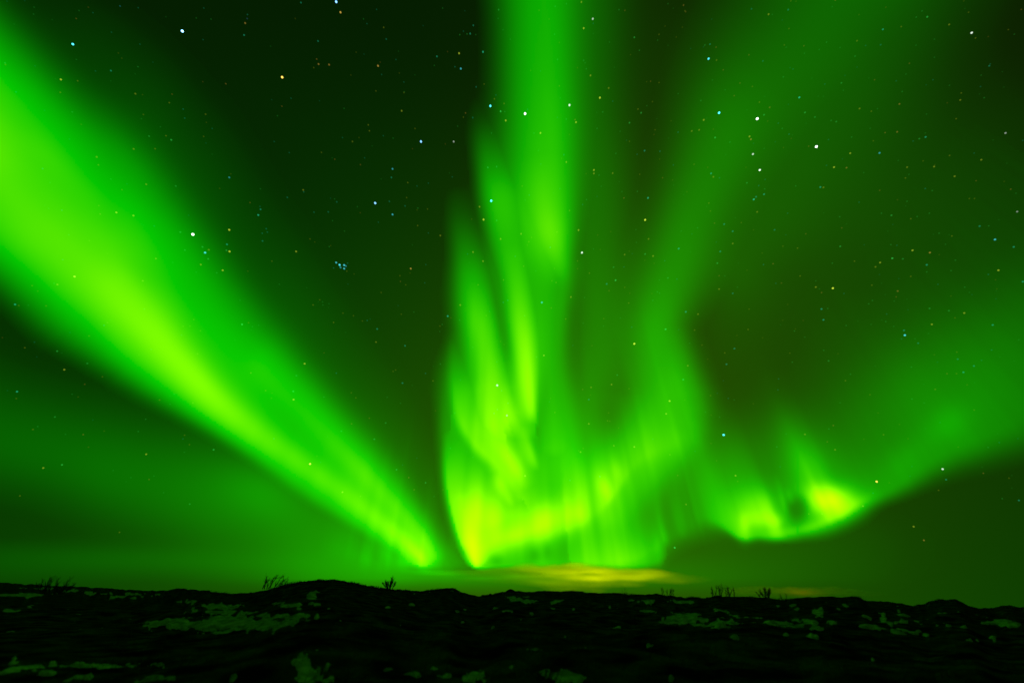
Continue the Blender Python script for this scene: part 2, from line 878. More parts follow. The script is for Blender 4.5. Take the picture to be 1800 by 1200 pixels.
def aurora_fields():
    B = {}
    # broad band across the left of the sky
    band = stroke([(-330, -20, 185, 175, .64), (-120, 185, 172, 155, .61), (0, 300, 164, 140, .60), (100, 392, 172, 131, .58), (200, 490, 154, 130, .57), (300, 612, 146, 88, .55),
                   (400, 715, 136, 50, .50), (480, 780, 122, 40, .45), (560, 838, 106, 40, .42), (640, 897, 86, 32, .40), (705, 948, 56, 24, .34), (744, 986, 32, 16, .22), (760, 1002, 20, 10, .0)], p=4.2)
    core = stroke([(-330, 10, 105, 110, .20), (-150, 175, 96, 102, .19), (0, 316, 86, 92, .18), (100, 410, 74, 80, .22), (190, 498, 62, 66, .27), (270, 588, 48, 56, .38), (325, 645, 38, 48, .43),
                   (392, 712, 34, 36, .36), (462, 768, 29, 29, .30), (530, 815, 25, 25, .26), (600, 864, 23, 21, .23), (660, 909, 19, 18, .26), (708, 948, 15, 14, .35), (736, 976, 11, 9, .40), (752, 994, 7, 6, .0)], p=2.0)
    outer = stroke([(0, 60, 150, 150, .02), (230, 230, 120, 120, .05), (400, 480, 120, 110, .05), (560, 690, 100, 90, .06), (690, 840, 70, 70, .09), (770, 960, 34, 40, .10)], p=2.0)
    rib = stroke([(470, 640, 40, 34, .10), (560, 740, 32, 30, .16), (650, 840, 26, 26, .20), (720, 915, 22, 20, .24), (765, 975, 16, 16, .22)], p=2.0)
    foot = curtain([(650, 950, .0, 14, 40), (690, 978, .16, 14, 45), (720, 988, .26, 8, 50), (748, 992, .36, 6, 44), (764, 993, .20, 6, 36), (780, 995, 0, 6, 40)], rays=.5, seed=11, freq=80)
    B['band'] = band + core + outer + rib + foot
    # curtains that rise in the middle
    beam = fall([(930, -420, 95, 80, .34), (938, -150, 72, 62, .36), (944, 0, 62, 58, .37), (948, 120, 62, 56, .42), (958, 240, 70, 50, .50), (970, 340, 80, 40, .53), (980, 420, 70, 28, .50), (986, 475, 50, 20, .34), (992, 520, 34, 16, .1)], p=2.4)
    beamcore = fall([(948, 270, 34, 34, .02), (956, 355, 36, 30, .18), (966, 412, 36, 26, .28), (977, 462, 30, 18, .14), (990, 505, 18, 12, .0)])
    beam2 = fall([(842, 160, 26, 40, .0), (852, 220, 26, 42, .06), (862, 290, 24, 46, .26), (874, 350, 27, 52, .48), (892, 430, 32, 46, .46), (908, 500, 32, 40, .52), (918, 580, 36, 38, .60), (926, 650, 38, 28, .62), (934, 710, 36, 14, .55), (940, 744, 30, 8, .34)], p=2.3)
    beam2core = fall([(904, 460, 22, 24, .06), (912, 540, 22, 25, .15), (922, 610, 24, 24, .26), (929, 675, 24, 17, .32), (935, 720, 19, 10, .25), (941, 748, 12, 6, .0)])
    lobe = fall([(802, 320, 22, 30, .0), (808, 385, 22, 32, .07), (818, 440, 24, 36, .21), (830, 500, 31, 38, .44), (840, 560, 33, 38, .58), (855, 620, 37, 34, .55), (870, 680, 46, 36, .54), (882, 735, 60, 38, .50)], p=2.2)
    lobecore = fall([(832, 495, 28, 34, .02), (842, 570, 30, 36, .14), (858, 630, 34, 30, .16), (874, 680, 36, 24, .18), (888, 725, 34, 20, .14)])
    edge = stroke([(801, 570, 12, 30, .0), (800, 640, 12, 40, .16), (802, 690, 12, 46, .36), (812, 735, 14, 50, .42), (838, 778, 15, 46, .50), (868, 806, 16, 44, .52), (896, 836, 15, 40, .46), (914, 868, 12, 30, .2)][::-1], p=2.2)
    fold1 = fall([(850, 690, 20, 24, .10), (866, 745, 22, 24, .28), (886, 785, 18, 18, .34), (904, 815, 13, 14, .30), (918, 848, 9, 10, .06)])
    fold2 = fall([(892, 690, 16, 16, .08), (906, 735, 20, 16, .30), (922, 775, 18, 12, .38), (936, 806, 13, 8, .28), (945, 828, 7, 5, .0)])
    fold3 = fall([(868, 830, 10, 10, .05), (880, 850, 12, 11, .34), (892, 872, 10, 9, .24), (902, 890, 7, 7, .0)])
    skirt = fall([(985, 470, 40, 26, .26), (975, 560, 50, 24, .34), (972, 640, 52, 26, .32), (980, 720, 58, 32, .26), (985, 790, 70, 42, .18), (985, 850, 75, 60, .1)], p=2.2)
    gap = 1 - .32 * fall([(862, 480, 12, 12, .0), (876, 540, 12, 12, .75), (890, 600, 11, 11, .9), (898, 640, 9, 9, .5), (904, 680, 6, 6, 0)])
    fill = fall([(905, 250, 40, 50, .10), (920, 340, 40, 50, .36), (938, 430, 40, 45, .45), (955, 520, 40, 38, .44), (962, 610, 36, 30, .40), (968, 700, 34, 30, .36), (975, 780, 30, 30, .3)], p=2.3)
    fill2 = fall([(848, 380, 20, 26, .03), (862, 440, 24, 28, .15), (878, 510, 24, 26, .24), (892, 580, 22, 24, .30), (902, 650, 20, 20, .36), (912, 720, 20, 20, .36)], p=2.2)
    curt = np.maximum.reduce([fill2, beam, beam2, lobe * .98, edge, skirt, fill])
    curt = .72 * curt + .28 * (beam + beam2 + lobe + edge + skirt) / 1.3
    veilc = stroke([(796, 580, 12, 40, .0), (792, 660, 22, 90, .13), (788, 760, 16, 120, .22), (790, 860, 12, 140, .25), (805, 940, 12, 90, .12), (812, 970, 10, 50, .0)][::-1], p=2.0)
    B['curtain'] = (curt + beamcore + beam2core + lobecore + fold1 + fold2 + fold3) * gap + veilc
    # bright foot of the middle curtains, low over the hills
    left = stroke([(790, 770, 10, 70, .10), (788, 830, 9, 90, .34), (797, 890, 9, 70, .54), (812, 940, 10, 52, .66), (828, 970, 9, 36, .66), (838, 990, 7, 20, .5), (842, 998, 5, 10, .0)][::-1], p=2.4)
    lcore = stroke([(812, 880, 12, 16, .10), (819, 925, 14, 15, .18), (829, 962, 13, 11, .24), (837, 988, 8, 8, .24), (841, 998, 5, 5, .0)])
    low = curtain([(800, 950, .0, 10, 60), (822, 985, .38, 6, 80), (842, 996, .46, 4, 80), (870, 992, .50, 6, 100), (920, 992, .50, 6, 110), (980, 990, .52, 6, 120), (1040, 990, .52, 6, 120),
                   (1090, 992, .52, 8, 110), (1130, 989, .40, 10, 80), (1152, 985, .28, 10, 70), (1164, 978, .14, 10, 70), (1176, 968, .0, 6, 50)], q=1.5, rays=.2, seed=21, freq=55)
    mid = curtain([(812, 950, .08, 14, 60), (850, 958, .30, 26, 80), (900, 951, .42, 26, 84), (950, 935, .44, 26, 82), (1000, 916, .26, 28, 66), (1026, 906, .12, 18, 50), (1048, 890, .0, 16, 50), (1090, 850, .0, 12, 40)],
                  q=1.6, rays=.22, seed=31, freq=44)
    hot = blob(958, 912, 44, 26, .40, -14) + blob(908, 940, 42, 15, .30, -13) + blob(838, 893, 26, 38, .26) + blob(868, 915, 20, 34, .16) + blob(890, 905, 46, 36, .22) + blob(930, 840, 100, 58, .12) + blob(960, 780, 60, 60, .08) + blob(1014, 902, 14, 18, .16, -15)
    hot = hot * (.88 + .24 * noise1(ray_u(PX, PY), 37, 48))
    dip = 1 - .5 * blob(873, 985, 14, 12, 1) - .3 * blob(940, 975, 10, 12, 1) - .25 * blob(962, 968, 7, 14, 1)
    low = low * dip
    B['glow'] = .93 * (left + lcore + low + mid + hot)
    # ribbon that swings up to the right out of the middle
    rb = fall([(1560, -420, 230, 200, .06), (1470, -150, 170, 150, .07), (1400, 0, 140, 120, .058), (1335, 110, 108, 96, .080), (1285, 210, 86, 80, .125), (1242, 310, 70, 66, .155), (1205, 400, 58, 62, .18), (1178, 490, 54, 56, .22), (1158, 570, 46, 44, .30),
                 (1162, 640, 54, 50, .34), (1168, 700, 62, 56, .40), (1150, 755, 66, 70, .43), (1112, 805, 60, 62, .42), (1066, 850, 54, 56, .38), (1020, 890, 50, 44, .30), (970, 920, 40, 34, .2)], p=2.1)
    rb2 = fall([(1192, 600, 20, 22, .04), (1204, 660, 30, 26, .12), (1222, 715, 36, 26, .15), (1215, 765, 38, 26, .14), (1170, 810, 40, 30, .13), (1125, 862, 36, 30, .12), (1085, 905, 30, 26, .1)], p=2.2)
    rl = curtain([(960, 950, .0, 12, 60), (1000, 925, .10, 12, 60), (1045, 898, .08, 14, 62), (1068, 876, .12, 10, 60), (1088, 850, .12, 12, 60), (1112, 815, .11, 14, 60), (1150, 790, .10, 18, 50), (1190, 775, .06, 22, 50), (1230, 750, 0, 20, 40)], q=1.4, rays=.5, seed=41, freq=60)
    tip = blob(1064, 858, 12, 24, .22, -24) + blob(1088, 830, 12, 24, .14, -22)
    veil = curtain([(1000, 985, .10, 16, 120), (1060, 985, .18, 16, 160), (1120, 975, .20, 16, 170), (1160, 950, .21, 24, 160), (1195, 928, .20, 26, 150), (1235, 912, .19, 26, 150), (1270, 912, .12, 22, 140), (1310, 930, .0, 16, 120)], q=1.5, rays=.22, seed=51, freq=70)
    ray = stroke([(1150, 860, 6, 6, .0), (1160, 915, 6, 6, .10), (1168, 945, 6, 5, .15), (1172, 962, 4, 4, 0)]) + stroke([(1180, 850, 8, 8, .0), (1192, 905, 9, 9, .08), (1199, 935, 7, 7, .06), (1203, 950, 5, 5, 0)]) + blob(1158, 962, 9, 30, .12, -6)
    hole = 1 - .5 * blob(1058, 722, 34, 42, 1)
    B['ribbon'] = (rb + rb2 + rl + tip + veil + ray) * hole
    # arc low on the right
    e = [(1215, 905, .0, 14, 40), (1245, 908, .12, 14, 60), (1270, 922, .28, 10, 80), (1292, 937, .42, 9, 80), (1310, 943, .52, 7, 80), (1330, 939, .46, 8, 86), (1350, 941, .44, 8, 86), (1368, 942, .45, 7, 72), (1384, 938, .34, 10, 62), (1410, 932, .30, 12, 76),
         (1440, 922, .35, 15, 84), (1462, 911, .37, 16, 84), (1485, 898, .34, 16, 80), (1508, 885, .29, 15, 78), (1535, 873, .25, 13, 90), (1580, 848, .20, 17, 110), (1640, 806, .17, 24, 115), (1700, 775, .16, 30, 115), (1760, 750, .13, 36, 115), (1820, 722, .11, 42, 120), (1960, 660, .10, 40, 140), (2200, 520, .08, 50, 150)]
    arc = curtain(e, q=1.25, rays=.08, seed=61, freq=48)
    e2 = [(a, b - 6, .0 if a < 1240 or a > 1900 else min(.11, c * .3), d + 4, 125.0) for a, b, c, d, h in e]
    high = curtain(e2, q=1.6, rays=.03, seed=71, freq=12)
    spot = blob(1456, 876, 40, 24, .86, 8) + blob(1425, 830, 36, 50, .26, -24) + blob(1400, 780, 34, 60, .10, -24) + blob(1470, 890, 40, 26, .3, -10)
    feet = blob(1308, 925, 11, 22, .24) + blob(1338, 912, 36, 14, .20) + blob(1366, 918, 12, 14, .20) + blob(1352, 895, 10, 34, .10, -15) + blob(1326, 892, 48, 36, .26)
    strip = stroke([(1362, 830, 6, 6, .0), (1378, 885, 5, 5, .12), (1386, 910, 4, 4, .0)]) + stroke([(1380, 855, 5, 5, .0), (1390, 876, 6, 6, .10), (1396, 890, 4, 4, .0)])
    link_ = stroke([(1340, 938, 8, 8, .0), (1385, 934, 9, 9, .16), (1425, 926, 10, 10, .20), (1465, 908, 11, 10, .18), (1505, 886, 11, 10, .14), (1550, 860, 12, 11, .0)])
    feet = (feet + .10 * blob(1330, 895, 46, 34, 1)) * (.8 + .4 * noise1(ray_u(PX, PY), 63, 60)) + link_
    dark = 1 - .62 * blob(1402, 893, 19, 24, 1, 0, 3)
    puff = blob(1665, 745, 42, 30, .10, -30) + blob(1590, 810, 45, 28, .07, -38) + blob(1740, 700, 130, 80, .05, -25)
    B['arc'] = (arc + high + spot + feet + strip) * dark + puff
    # thin veils, and lit haze low down
    vl = stroke([(-420, 660, 130, 110, .05), (-100, 745, 110, 90, .075), (60, 790, 95, 75, .085), (250, 840, 95, 85, .11), (420, 880, 95, 100, .15), (560, 920, 80, 100, .18), (680, 965, 60, 70, .18), (780, 985, 40, 30, .12)], p=2.0)
    vl2 = blob(460, 862, 70, 46, .10, 20) + blob(300, 985, 330, 26, .05, 2) + blob(620, 985, 150, 60, .07) + blob(30, 1000, 240, 30, .02) + blob(764, 1006, 42, 4, .20, 2) + blob(852, 1016, 36, 3, .06) + blob(905, 1012, 24, 3.5, .09, 3)  # thin last blobs: aurora light on low cloud, put in as glowing gas
    glow = blob(800, 1012, 260, 42, .13) + blob(1090, 1015, 260, 40, .06) + blob(1330, 965, 240, 80, .035)  # lit haze along the horizon, given its own glow as gas
    st = -.06 * blob(790, 999, 60, 3, 1, 1) + curtain([(560, 950, 0, 20, 60), (610, 965, .05, 20, 60), (660, 985, .10, 16, 70), (700, 992, .10, 12, 60), (740, 995, 0, 10, 40)], rays=.8, seed=81, freq=70)
    B['low_veil_haze'] = vl + vl2 + st + glow
    vr = fall([(1010, -300, 60, 80, .10), (1015, 0, 60, 75, .12), (1020, 200, 60, 75, .13), (1035, 400, 60, 80, .13), (1055, 560, 60, 70, .17), (1040, 680, 60, 50, .17), (1010, 800, 60, 60, .2)], p=2.0)
    vr2 = fall([(1660, -300, 180, 180, .07), (1520, 0, 150, 150, .085), (1420, 180, 130, 150, .08), (1340, 340, 100, 120, .07), (1290, 450, 80, 80, .05)], p=2.0)
    vr3 = blob(1300, 560, 100, 150, .022) + blob(1560, 400, 300, 200, .042, -30) + blob(1180, 120, 90, 240, .02) + blob(1740, 600, 220, 100, .065, -20) + blob(1580, 700, 130, 70, .045, -30) + blob(1255, 850, 70, 70, .13) + blob(1330, 800, 100, 70, .06)
    B['high_veil'] = vr + vr2 + vr3
    rays = noise2(ray_u(PX, PY) * 44.0, (PY - ZEN[1]) / 260.0, 91) * .6 + noise2(ray_u(PX, PY) * 100.0, (PY - ZEN[1]) / 170.0, 92) * .4
    rays = 1 + .20 * np.clip((PY - 420) / 420.0, .12, 1) * (rays - .5) * 1.6
    for k in ('curtain', 'glow', 'ribbon'):
        B[k] = B[k] * rays
    B['arc'] = B['arc'] * (1 + (rays - 1) * np.clip((1540 - PX) / 120.0, 0, 1))
    mott = noise2((PX + PY) / 210.0, (PX - PY) / 95.0, 95) * .6 + noise2((PX + PY) / 120.0, (PX - PY) / 46.0, 96) * .4
    B['band'] = B['band'] * (.93 + .14 * mott)
    B['band'] = B['band'] * (1 + .5 * np.clip((PY - 700) / 250.0, 0, 1) * (rays - 1))
    n = .93 + .14 * noise2(PX / 90.0, PY / 170.0, 5)
    for k in B:
        B[k] = B[k] * n
        lo = .006
        B[k] = np.maximum(B[k] - lo, 0) * np.clip((B[k] - lo) / .008, 0, 1)
        fade = np.clip((1046 - PY) / 30.0, 0, 1)
        B[k] = B[k] * fade
    return B

fields = aurora_fields()
total = sum(fields.values())
over = .11 * np.log1p(np.exp((total - 0.66) / .11))
DEPTH = 1000.0
green = gas('aurora_green', (0.0, 1.0, 0.0), 1.0 / DEPTH)
yellow = gas('aurora_yellow', (1.0, 0.05, 0.0), 0.78 / DEPTH)
for key, name, near, label in (
    ('band', 'aurora_band', 9000, 'broad yellow-green aurora band sweeping from the upper left corner down to the hills'),
    ('curtain', 'aurora_curtain', 9150, 'tall folded aurora curtain with pointed yellow tongues, rising to the top of the sky'),
    ('glow', 'aurora_glow', 9300, 'brightest yellow aurora patch, low over the hills at the foot of the tall curtain'),
    ('arc', 'aurora_arc', 9450, 'low aurora arc with two bright yellow knots on its sharp lower edge'),
    ('ribbon', 'aurora_ribbon', 9600, 'soft green aurora ribbon curling up around a dark hole beside the tall curtain'),
    ('low_veil_haze', 'aurora_veil', 9800, 'faint green aurora veil and painted glow of lit haze close above the flat plain, under the broad band'),
    ('high_veil', 'aurora_veil', 10100, 'thin dim green aurora veil between the tall curtain and the upper right corner'),
):
    F = fields[key]
    o = gas_body(name, F, AX, AY, near, DEPTH, green)
    tag(o, label, 'aurora')
    C = over * F / np.maximum(total, 1e-6)
    cut = .030 if key == 'band' else .008            # where the yellow-green glow begins
    C = np.where(C > cut, C - cut, 0)
    if key not in ('low_veil_haze', 'high_veil') and (C > 0).sum() > 30:
        if key == 'arc':
            for side in (PX < 1402, PX >= 1402):
                gas_body('bright_knot', C * side, AX, AY, near + 40, DEPTH, yellow, o)
        else:
            gas_body('core', C, AX, AY, near + 40, DEPTH, yellow, o)

# ---------------------------------------------------------------- low clouds lit from a town behind the hills, plus an added green lamp
CX = np.arange(700.0, 1620.0, 2.5)
CY = np.arange(976.0, 1056.0, 1.0)
PX, PY = np.meshgrid(CX, CY)


def lens(pts, seed, p=2.0):
    """A flat cloud: rows (x, middle, rise above, drop below, amount)."""
    P = resample(pts, 120)
    mid, up, dn, am = (np.interp(CX, P[:, 0], P[:, c]) for c in (1, 2, 3, 4))
    am = am * ((CX > P[0, 0]) & (CX < P[-1, 0]))
    wv = (noise2(PX / 46.0, PY / 30.0, seed) - .5) * 8 + (noise2(PX / 19.0, PY / 14.0, seed + 1) - .5) * 3
    s = PY + wv - mid[None]
    f = np.where(s < 0, np.exp(-np.abs(s / np.maximum(up, 1)[None]) ** 3.2), np.exp(-np.abs(s / np.maximum(dn, 1)[None]) ** 1.7))
    f = f * am[None] * (.45 + 1.1 * noise2(PX / 55.0 + PY / 14.0, PY / 7.5 - PX / 90.0, seed + 2))
    f = np.maximum(f - .03, 0)
    return f * np.clip((1050 - PY) / 8.0, 0, 1)


cloud_gas = gas('cloud_droplets', (1, 1, 1), 0, scatter=0.004)
c1 = lens([(730, 1004, 3, 6, .0), (790, 1004, 5, 9, .2), (860, 1004, 6, 10, .32), (900, 1003, 7, 12, .45), (950, 1000, 9, 18, .7), (1000, 998, 8, 22, .95), (1050, 1003, 10, 17, 1.0), (1100, 1007, 10, 12, .8), (1160, 1010, 9, 10, .6), (1210, 1012, 6, 8, .35), (1262, 1014, 4, 6, .0)], 201)
tag(gas_body('cloud', c1, CX, CY, 5000, 220, cloud_gas), 'flat yellow cloud lit from below, low over the middle of the ridge', 'cloud')
c2 = lens([(1260, 1038, 4, 8, .0), (1320, 1038, 5, 10, .4), (1400, 1037, 7, 12, .7), (1480, 1040, 6, 10, .4), (1570, 1044, 4, 8, .0)], 211)
tag(gas_body('cloud', c2, CX, CY, 5400, 160, cloud_gas), 'thin dull orange cloud strip just above the ridge with the small bushes', 'cloud')
for (x, y, dist, power, colour, nm) in ((850, 1057, 5150, 1.6e6, (0.35, 1.0, 0.0), 'cloud_lamp'), (955, 1058, 5150, 4.2e6, (0.72, 1.0, 0.0), 'cloud_lamp'), (1046, 1058, 5200, 8.0e6, (0.98, 1.0, 0.0), 'cloud_lamp'),  # green lamp is added, in place of aurora light on the cloud's left end
                                        (1140, 1058, 5150, 4.0e6, (0.85, 1.0, 0.0), 'cloud_lamp'), (1410, 1060, 5480, 2.2e5, (1.0, 0.5, 0.0), 'cloud_lamp')):
    ld = bpy.data.lights.new(nm, 'POINT')
    ld.energy = power
    ld.color = colour
    ld.shadow_soft_size = 20.0
    lo_ = bpy.data.objects.new(nm, ld)
    COL.objects.link(lo_)
    d = sky_dir(x, y)
    p = EYE + d * dist
    p.z = 12.0
    lo_.location = p

# ---------------------------------------------------------------- stars
TINT = {'w': (.85, 1.0, .85), 'b': (.22, .55, 1.0), 'c': (.08, .80, .90), 't': (.03, .85, .42), 'g': (.06, 1.0, .12), 'y': (.75, .95, .06), 'o': (1.0, .62, .10)}
TWORD = {'w': 'white', 'b': 'blue', 'c': 'cyan', 't': 'blue-green', 'g': 'green', 'y': 'yellow', 'o': 'orange'}
_smat = {}


def star_mat(tint, power):
    k = (tint, round(power, 2))
    if k not in _smat:
        m, t, out = new_mat('starlight')
        e = N(t, 'ShaderNodeEmission')
        e.inputs['Color'].default_value = (*TINT[tint], 1)
        e.inputs['Strength'].default_value = k[1]
        c = N(t, 'ShaderNodeBsdfTransparent')
        rgb = N(t, 'ShaderNodeRGB')
        rgb.outputs[0].default_value = (1, 1, 1, 1)
        t.links.new(rgb.outputs[0], c.inputs['Color'])
        a = N(t, 'ShaderNodeAddShader')
        t.links.new(e.outputs[0], a.inputs[0])
        t.links.new(c.outputs[0], a.inputs[1])
        t.links.new(a.outputs[0], out.inputs['Surface'])
        _smat[k] = m
    return _smat[k]



_bm = bmesh.new()
bmesh.ops.create_icosphere(_bm, subdivisions=2, radius=1.0)
_sv = np.array([v.co[:] for v in _bm.verts])
_sf = np.array([[v.index for v in f.verts] for f in _bm.faces])
_bm.free()
_bm = bmesh.new()
bmesh.ops.create_icosphere(_bm, subdivisions=1, radius=1.0)
_dv = np.array([v.co[:] for v in _bm.verts])
_df = np.array([[v.index for v in f.verts] for f in _bm.faces])
_bm.free()
STAR_R = 8000.0
star_mesh = {}


def star_frame(x, y):
    d = sky_dir(x, y)
    r = Vector((x - 900.0, 700.0 - y))
    r = r.normalized() if r.length > 1 else Vector((0, 1))
    a = (_R * r.x + _U * r.y)
    a = (a - d * a.dot(d)).normalized()
    b = d.cross(a)
    cosv = d.dot(_F)
    return d, a, b, cosv


def star_matrix(x, y, mag):
    d, a, b, cosv = star_frame(x, y)
    off = math.hypot(x - 900.0, y - 700.0)
    rad = (1.2 + .38 * mag) * STAR_R / FPX * cosv
    la = rad * cosv * (1.0 + .35 * min(off / 900.0, 1.2))
    m = Matrix((a * la, b * rad * .92, d * rad)).transposed().to_4x4()
    m.translation = EYE + d * STAR_R
    return m





def star_shape(tint, mag):
    k = (tint, round(mag, 1))
    if k not in star_mesh:
        star_mesh[k] = raw_mesh('star', _sv, tris=_sf)
        star_mesh[k].materials.append(star_mat(tint, .5 * .28 * k[1] ** 3))
    return star_mesh[k]


rows = []
for line in STARS.strip().splitlines():
    p = line.split(None, 4)
    rows.append((float(p[0]), float(p[1]), float(p[2]), p[3], p[4] if len(p) > 4 else None))
rows.sort(key=lambda q: -q[2])
for x, y, mag, tint, label in rows[:300]:
    o = link('star', star_shape(tint, mag))
    o.matrix_world = star_matrix(x, y, mag)
    if label and label.startswith('@'):
        tag(o, label[1:], 'star', 'tight little cluster of blue stars')
    elif label:
        tag(o, label, 'star')
    elif mag >= .85:
        tag(o, 'clear %s star of middling brightness among the scattered stars' % TWORD[tint], 'star', 'middling %s stars' % TWORD[tint])
    else:
        tag(o, 'small dim %s star among the scattered stars' % TWORD[tint], 'star', 'small dim %s stars' % TWORD[tint])
rnd = random.Random(7)
co, tr, mi = [], [], []
dust = [(x, y, mag, tint) for x, y, mag, tint, _l in rows[300:]]
while len(dust) < 1500:
    x, y = rnd.uniform(-250, 2050), rnd.uniform(-250, 880)
    if rnd.random() < .35 + .65 * min(max((x - 500) / 900.0, 0), 1) * (1 if y < 650 else .4):
        dust.append((x, y, rnd.choice((.34, .40, .44, .48, .52, .56)), rnd.choice('ttggyyog')))
kinds = sorted({(t_, round(m_, 1)) for _x, _y, m_, t_ in dust})
for x, y, mag, tint in dust:
    mt = np.array(star_matrix(x, y, mag))
    v = _dv @ mt[:3, :3].T + mt[:3, 3]
    tr.append(_df + len(co) * len(_dv))
    mi.append(np.full(len(_df), kinds.index((tint, round(mag, 1)))))
    co.append(v)
me = raw_mesh('faint_stars', np.concatenate(co), tris=np.concatenate(tr))
for t_, m_ in kinds:
    me.materials.append(star_mat(t_, .5 * .28 * m_ ** 2.8))
me.polygons.foreach_set('material_index', np.concatenate(mi).astype(np.int32))
tag(link('faint_stars', me), 'faintest star dust, hundreds of barely visible dots all over the sky', 'star field', None, 'stuff')

# ---------------------------------------------------------------- ground: heath that rises to a ridge
RIDGE = [(-700, 1012), (-300, 1016), (0, 1024), (40, 1026), (90, 1029), (150, 1031), (210, 1035), (275, 1038), (295, 1036), (310, 1034), (340, 1035), (380, 1040), (415, 1043), (445, 1041), (470, 1036), (500, 1028), (530, 1021.5), (560, 1019), (585, 1018), (610, 1022),
         (640, 1028), (660, 1032), (680, 1034), (700, 1036), (740, 1038), (765, 1035), (785, 1032), (800, 1034), (812, 1040), (824, 1045), (842, 1047), (860, 1045), (880, 1041), (890, 1038), (915, 1039), (935, 1040), (950, 1038), (985, 1039), (1015, 1039), (1040, 1042),
         (1085, 1042), (1100, 1044), (1130, 1045), (1150, 1043), (1180, 1047), (1210, 1050), (1240, 1050), (1260, 1047), (1300, 1048), (1340, 1050), (1380, 1054), (1410, 1050), (1440, 1048), (1480, 1049), (1508, 1049), (1520, 1055), (1540, 1057), (1560, 1057), (1580, 1060),
         (1605, 1065), (1620, 1062), (1636, 1055.5), (1650, 1054), (1680, 1053), (1690, 1057), (1702, 1064), (1720, 1068), (1745, 1068), (1760, 1063), (1775, 1062), (1790, 1066), (1850, 1066), (2100, 1060), (2500, 1062)]
RDIST = [(-700, 600), (0, 520), (150, 420), (270, 240), (340, 130), (420, 95), (480, 80), (640, 80), (720, 95), (840, 125), (900, 105), (1200, 105), (1400, 110), (1520, 130), (1620, 120), (1690, 115), (1740, 150), (2500, 160)]


def az_el(x, y):
    d = sky_dir(x, y)
    return math.atan2(d.x, d.y), math.atan2(d.z, math.hypot(d.x, d.y))


_ra = np.array([az_el(x, y) for x, y in RIDGE])
_rd = np.array([(az_el(x, 1050)[0], v) for x, v in RDIST])
H0 = EYE.z


def fbm(x, y, seed, octs=4):
    f = np.zeros(np.shape(x))
    a = 1.0
    for k in range(octs):
        f = f + a * (noise2(x * 2.03 ** k + 31.7 * k, y * 2.03 ** k + 17.3 * k, seed + k) - .5)
        a *= .5
    return f


def ridge_of(az):
    el = np.interp(az, _ra[:, 0], _ra[:, 1])
    el = el + .0016 * fbm(az * 150.0, az * 0, 301, 4)
    k = np.linspace(-.02, .02, 9)
    dr = sum(np.interp(az + q, _rd[:, 0], _rd[:, 1]) for q in k) / 9
    return el, dr


def height(az, d):
    el, dr = ridge_of(az)
    zr = H0 + dr * np.tan(el)
    t = np.clip(d / dr, 0, 1)
    z = zr * t ** 1.35
    x, y = d * np.sin(az), d * np.cos(az)
    env = np.clip(t * 6, 0, 1) * np.clip((1 - t) * 3.0, 0, 1)
    z = z + env * (np.minimum(.9, .02 * d) * fbm(x / 14.0, y / 9.0, 311, 3) + .30 * fbm(x / 3.1, y / 3.1, 321, 3))
    near = np.exp(-((d - 19.0) / 5.0) ** 2)
    z = z + near * (.22 + .35 * fbm(x / 7.0, y / 7.0, 331, 3))
    z = z + .05 * np.clip(d / 6, 0, 1) * np.clip((1.0 - t) * 40, .1, 1) * fbm(x / .7, y / .7, 341, 3)
    far = np.maximum(d - dr, 0)
    drop = np.minimum(far * .12, 1.0 * (zr + 4.0))
    z = np.where(d > dr, zr - drop, z)
    return z


az_in = np.linspace(-math.radians(54), math.radians(54), 1150)
az_out = np.linspace(math.radians(54), math.radians(306), 150)[1:-1]
AZ = np.concatenate([az_in, az_out])
el_r, dr_ = ridge_of(AZ)
out_m = np.abs((AZ + math.pi) % (2 * math.pi) - math.pi) > math.radians(54)
dr_ = np.where(out_m, np.where(AZ < math.pi, 160.0, np.where(AZ > math.pi, 600.0, 300.0)), dr_)
NS = 300
s_ = np.linspace(0, 1, NS)
inv = (1 - s_[:, None]) ** 1.15 * (1 / 2.0 - 1 / dr_[None]) + 1 / dr_[None]
D1 = 1 / inv
g_ = np.linspace(0, 1, 46)[1:]
D2 = dr_[None] * (9000.0 / dr_[None]) ** g_[:, None]
DD = np.vstack([D1, D2])
AA = np.broadcast_to(AZ[None], DD.shape)
wrap = (AA + math.pi) % (2 * math.pi) - math.pi
ZZ = height(np.clip(wrap, -math.radians(58), math.radians(58)), DD)
GX, GY = DD * np.sin(AA), DD * np.cos(AA)
nr, nc = DD.shape
co = np.stack([GX, GY, ZZ], 2).reshape(-1, 3)
idx = np.arange(nr * nc).reshape(nr, nc)
nx_ = np.roll(idx, -1, axis=1)
q = np.stack([idx[:-1], nx_[:-1], nx_[1:], idx[1:]], 2).reshape(-1, 4)
co = np.vstack([co, [[0, 0, float(ZZ[0].mean())]]])
fan = np.stack([np.full(nc, nr * nc), nx_[0], idx[0]], 1)


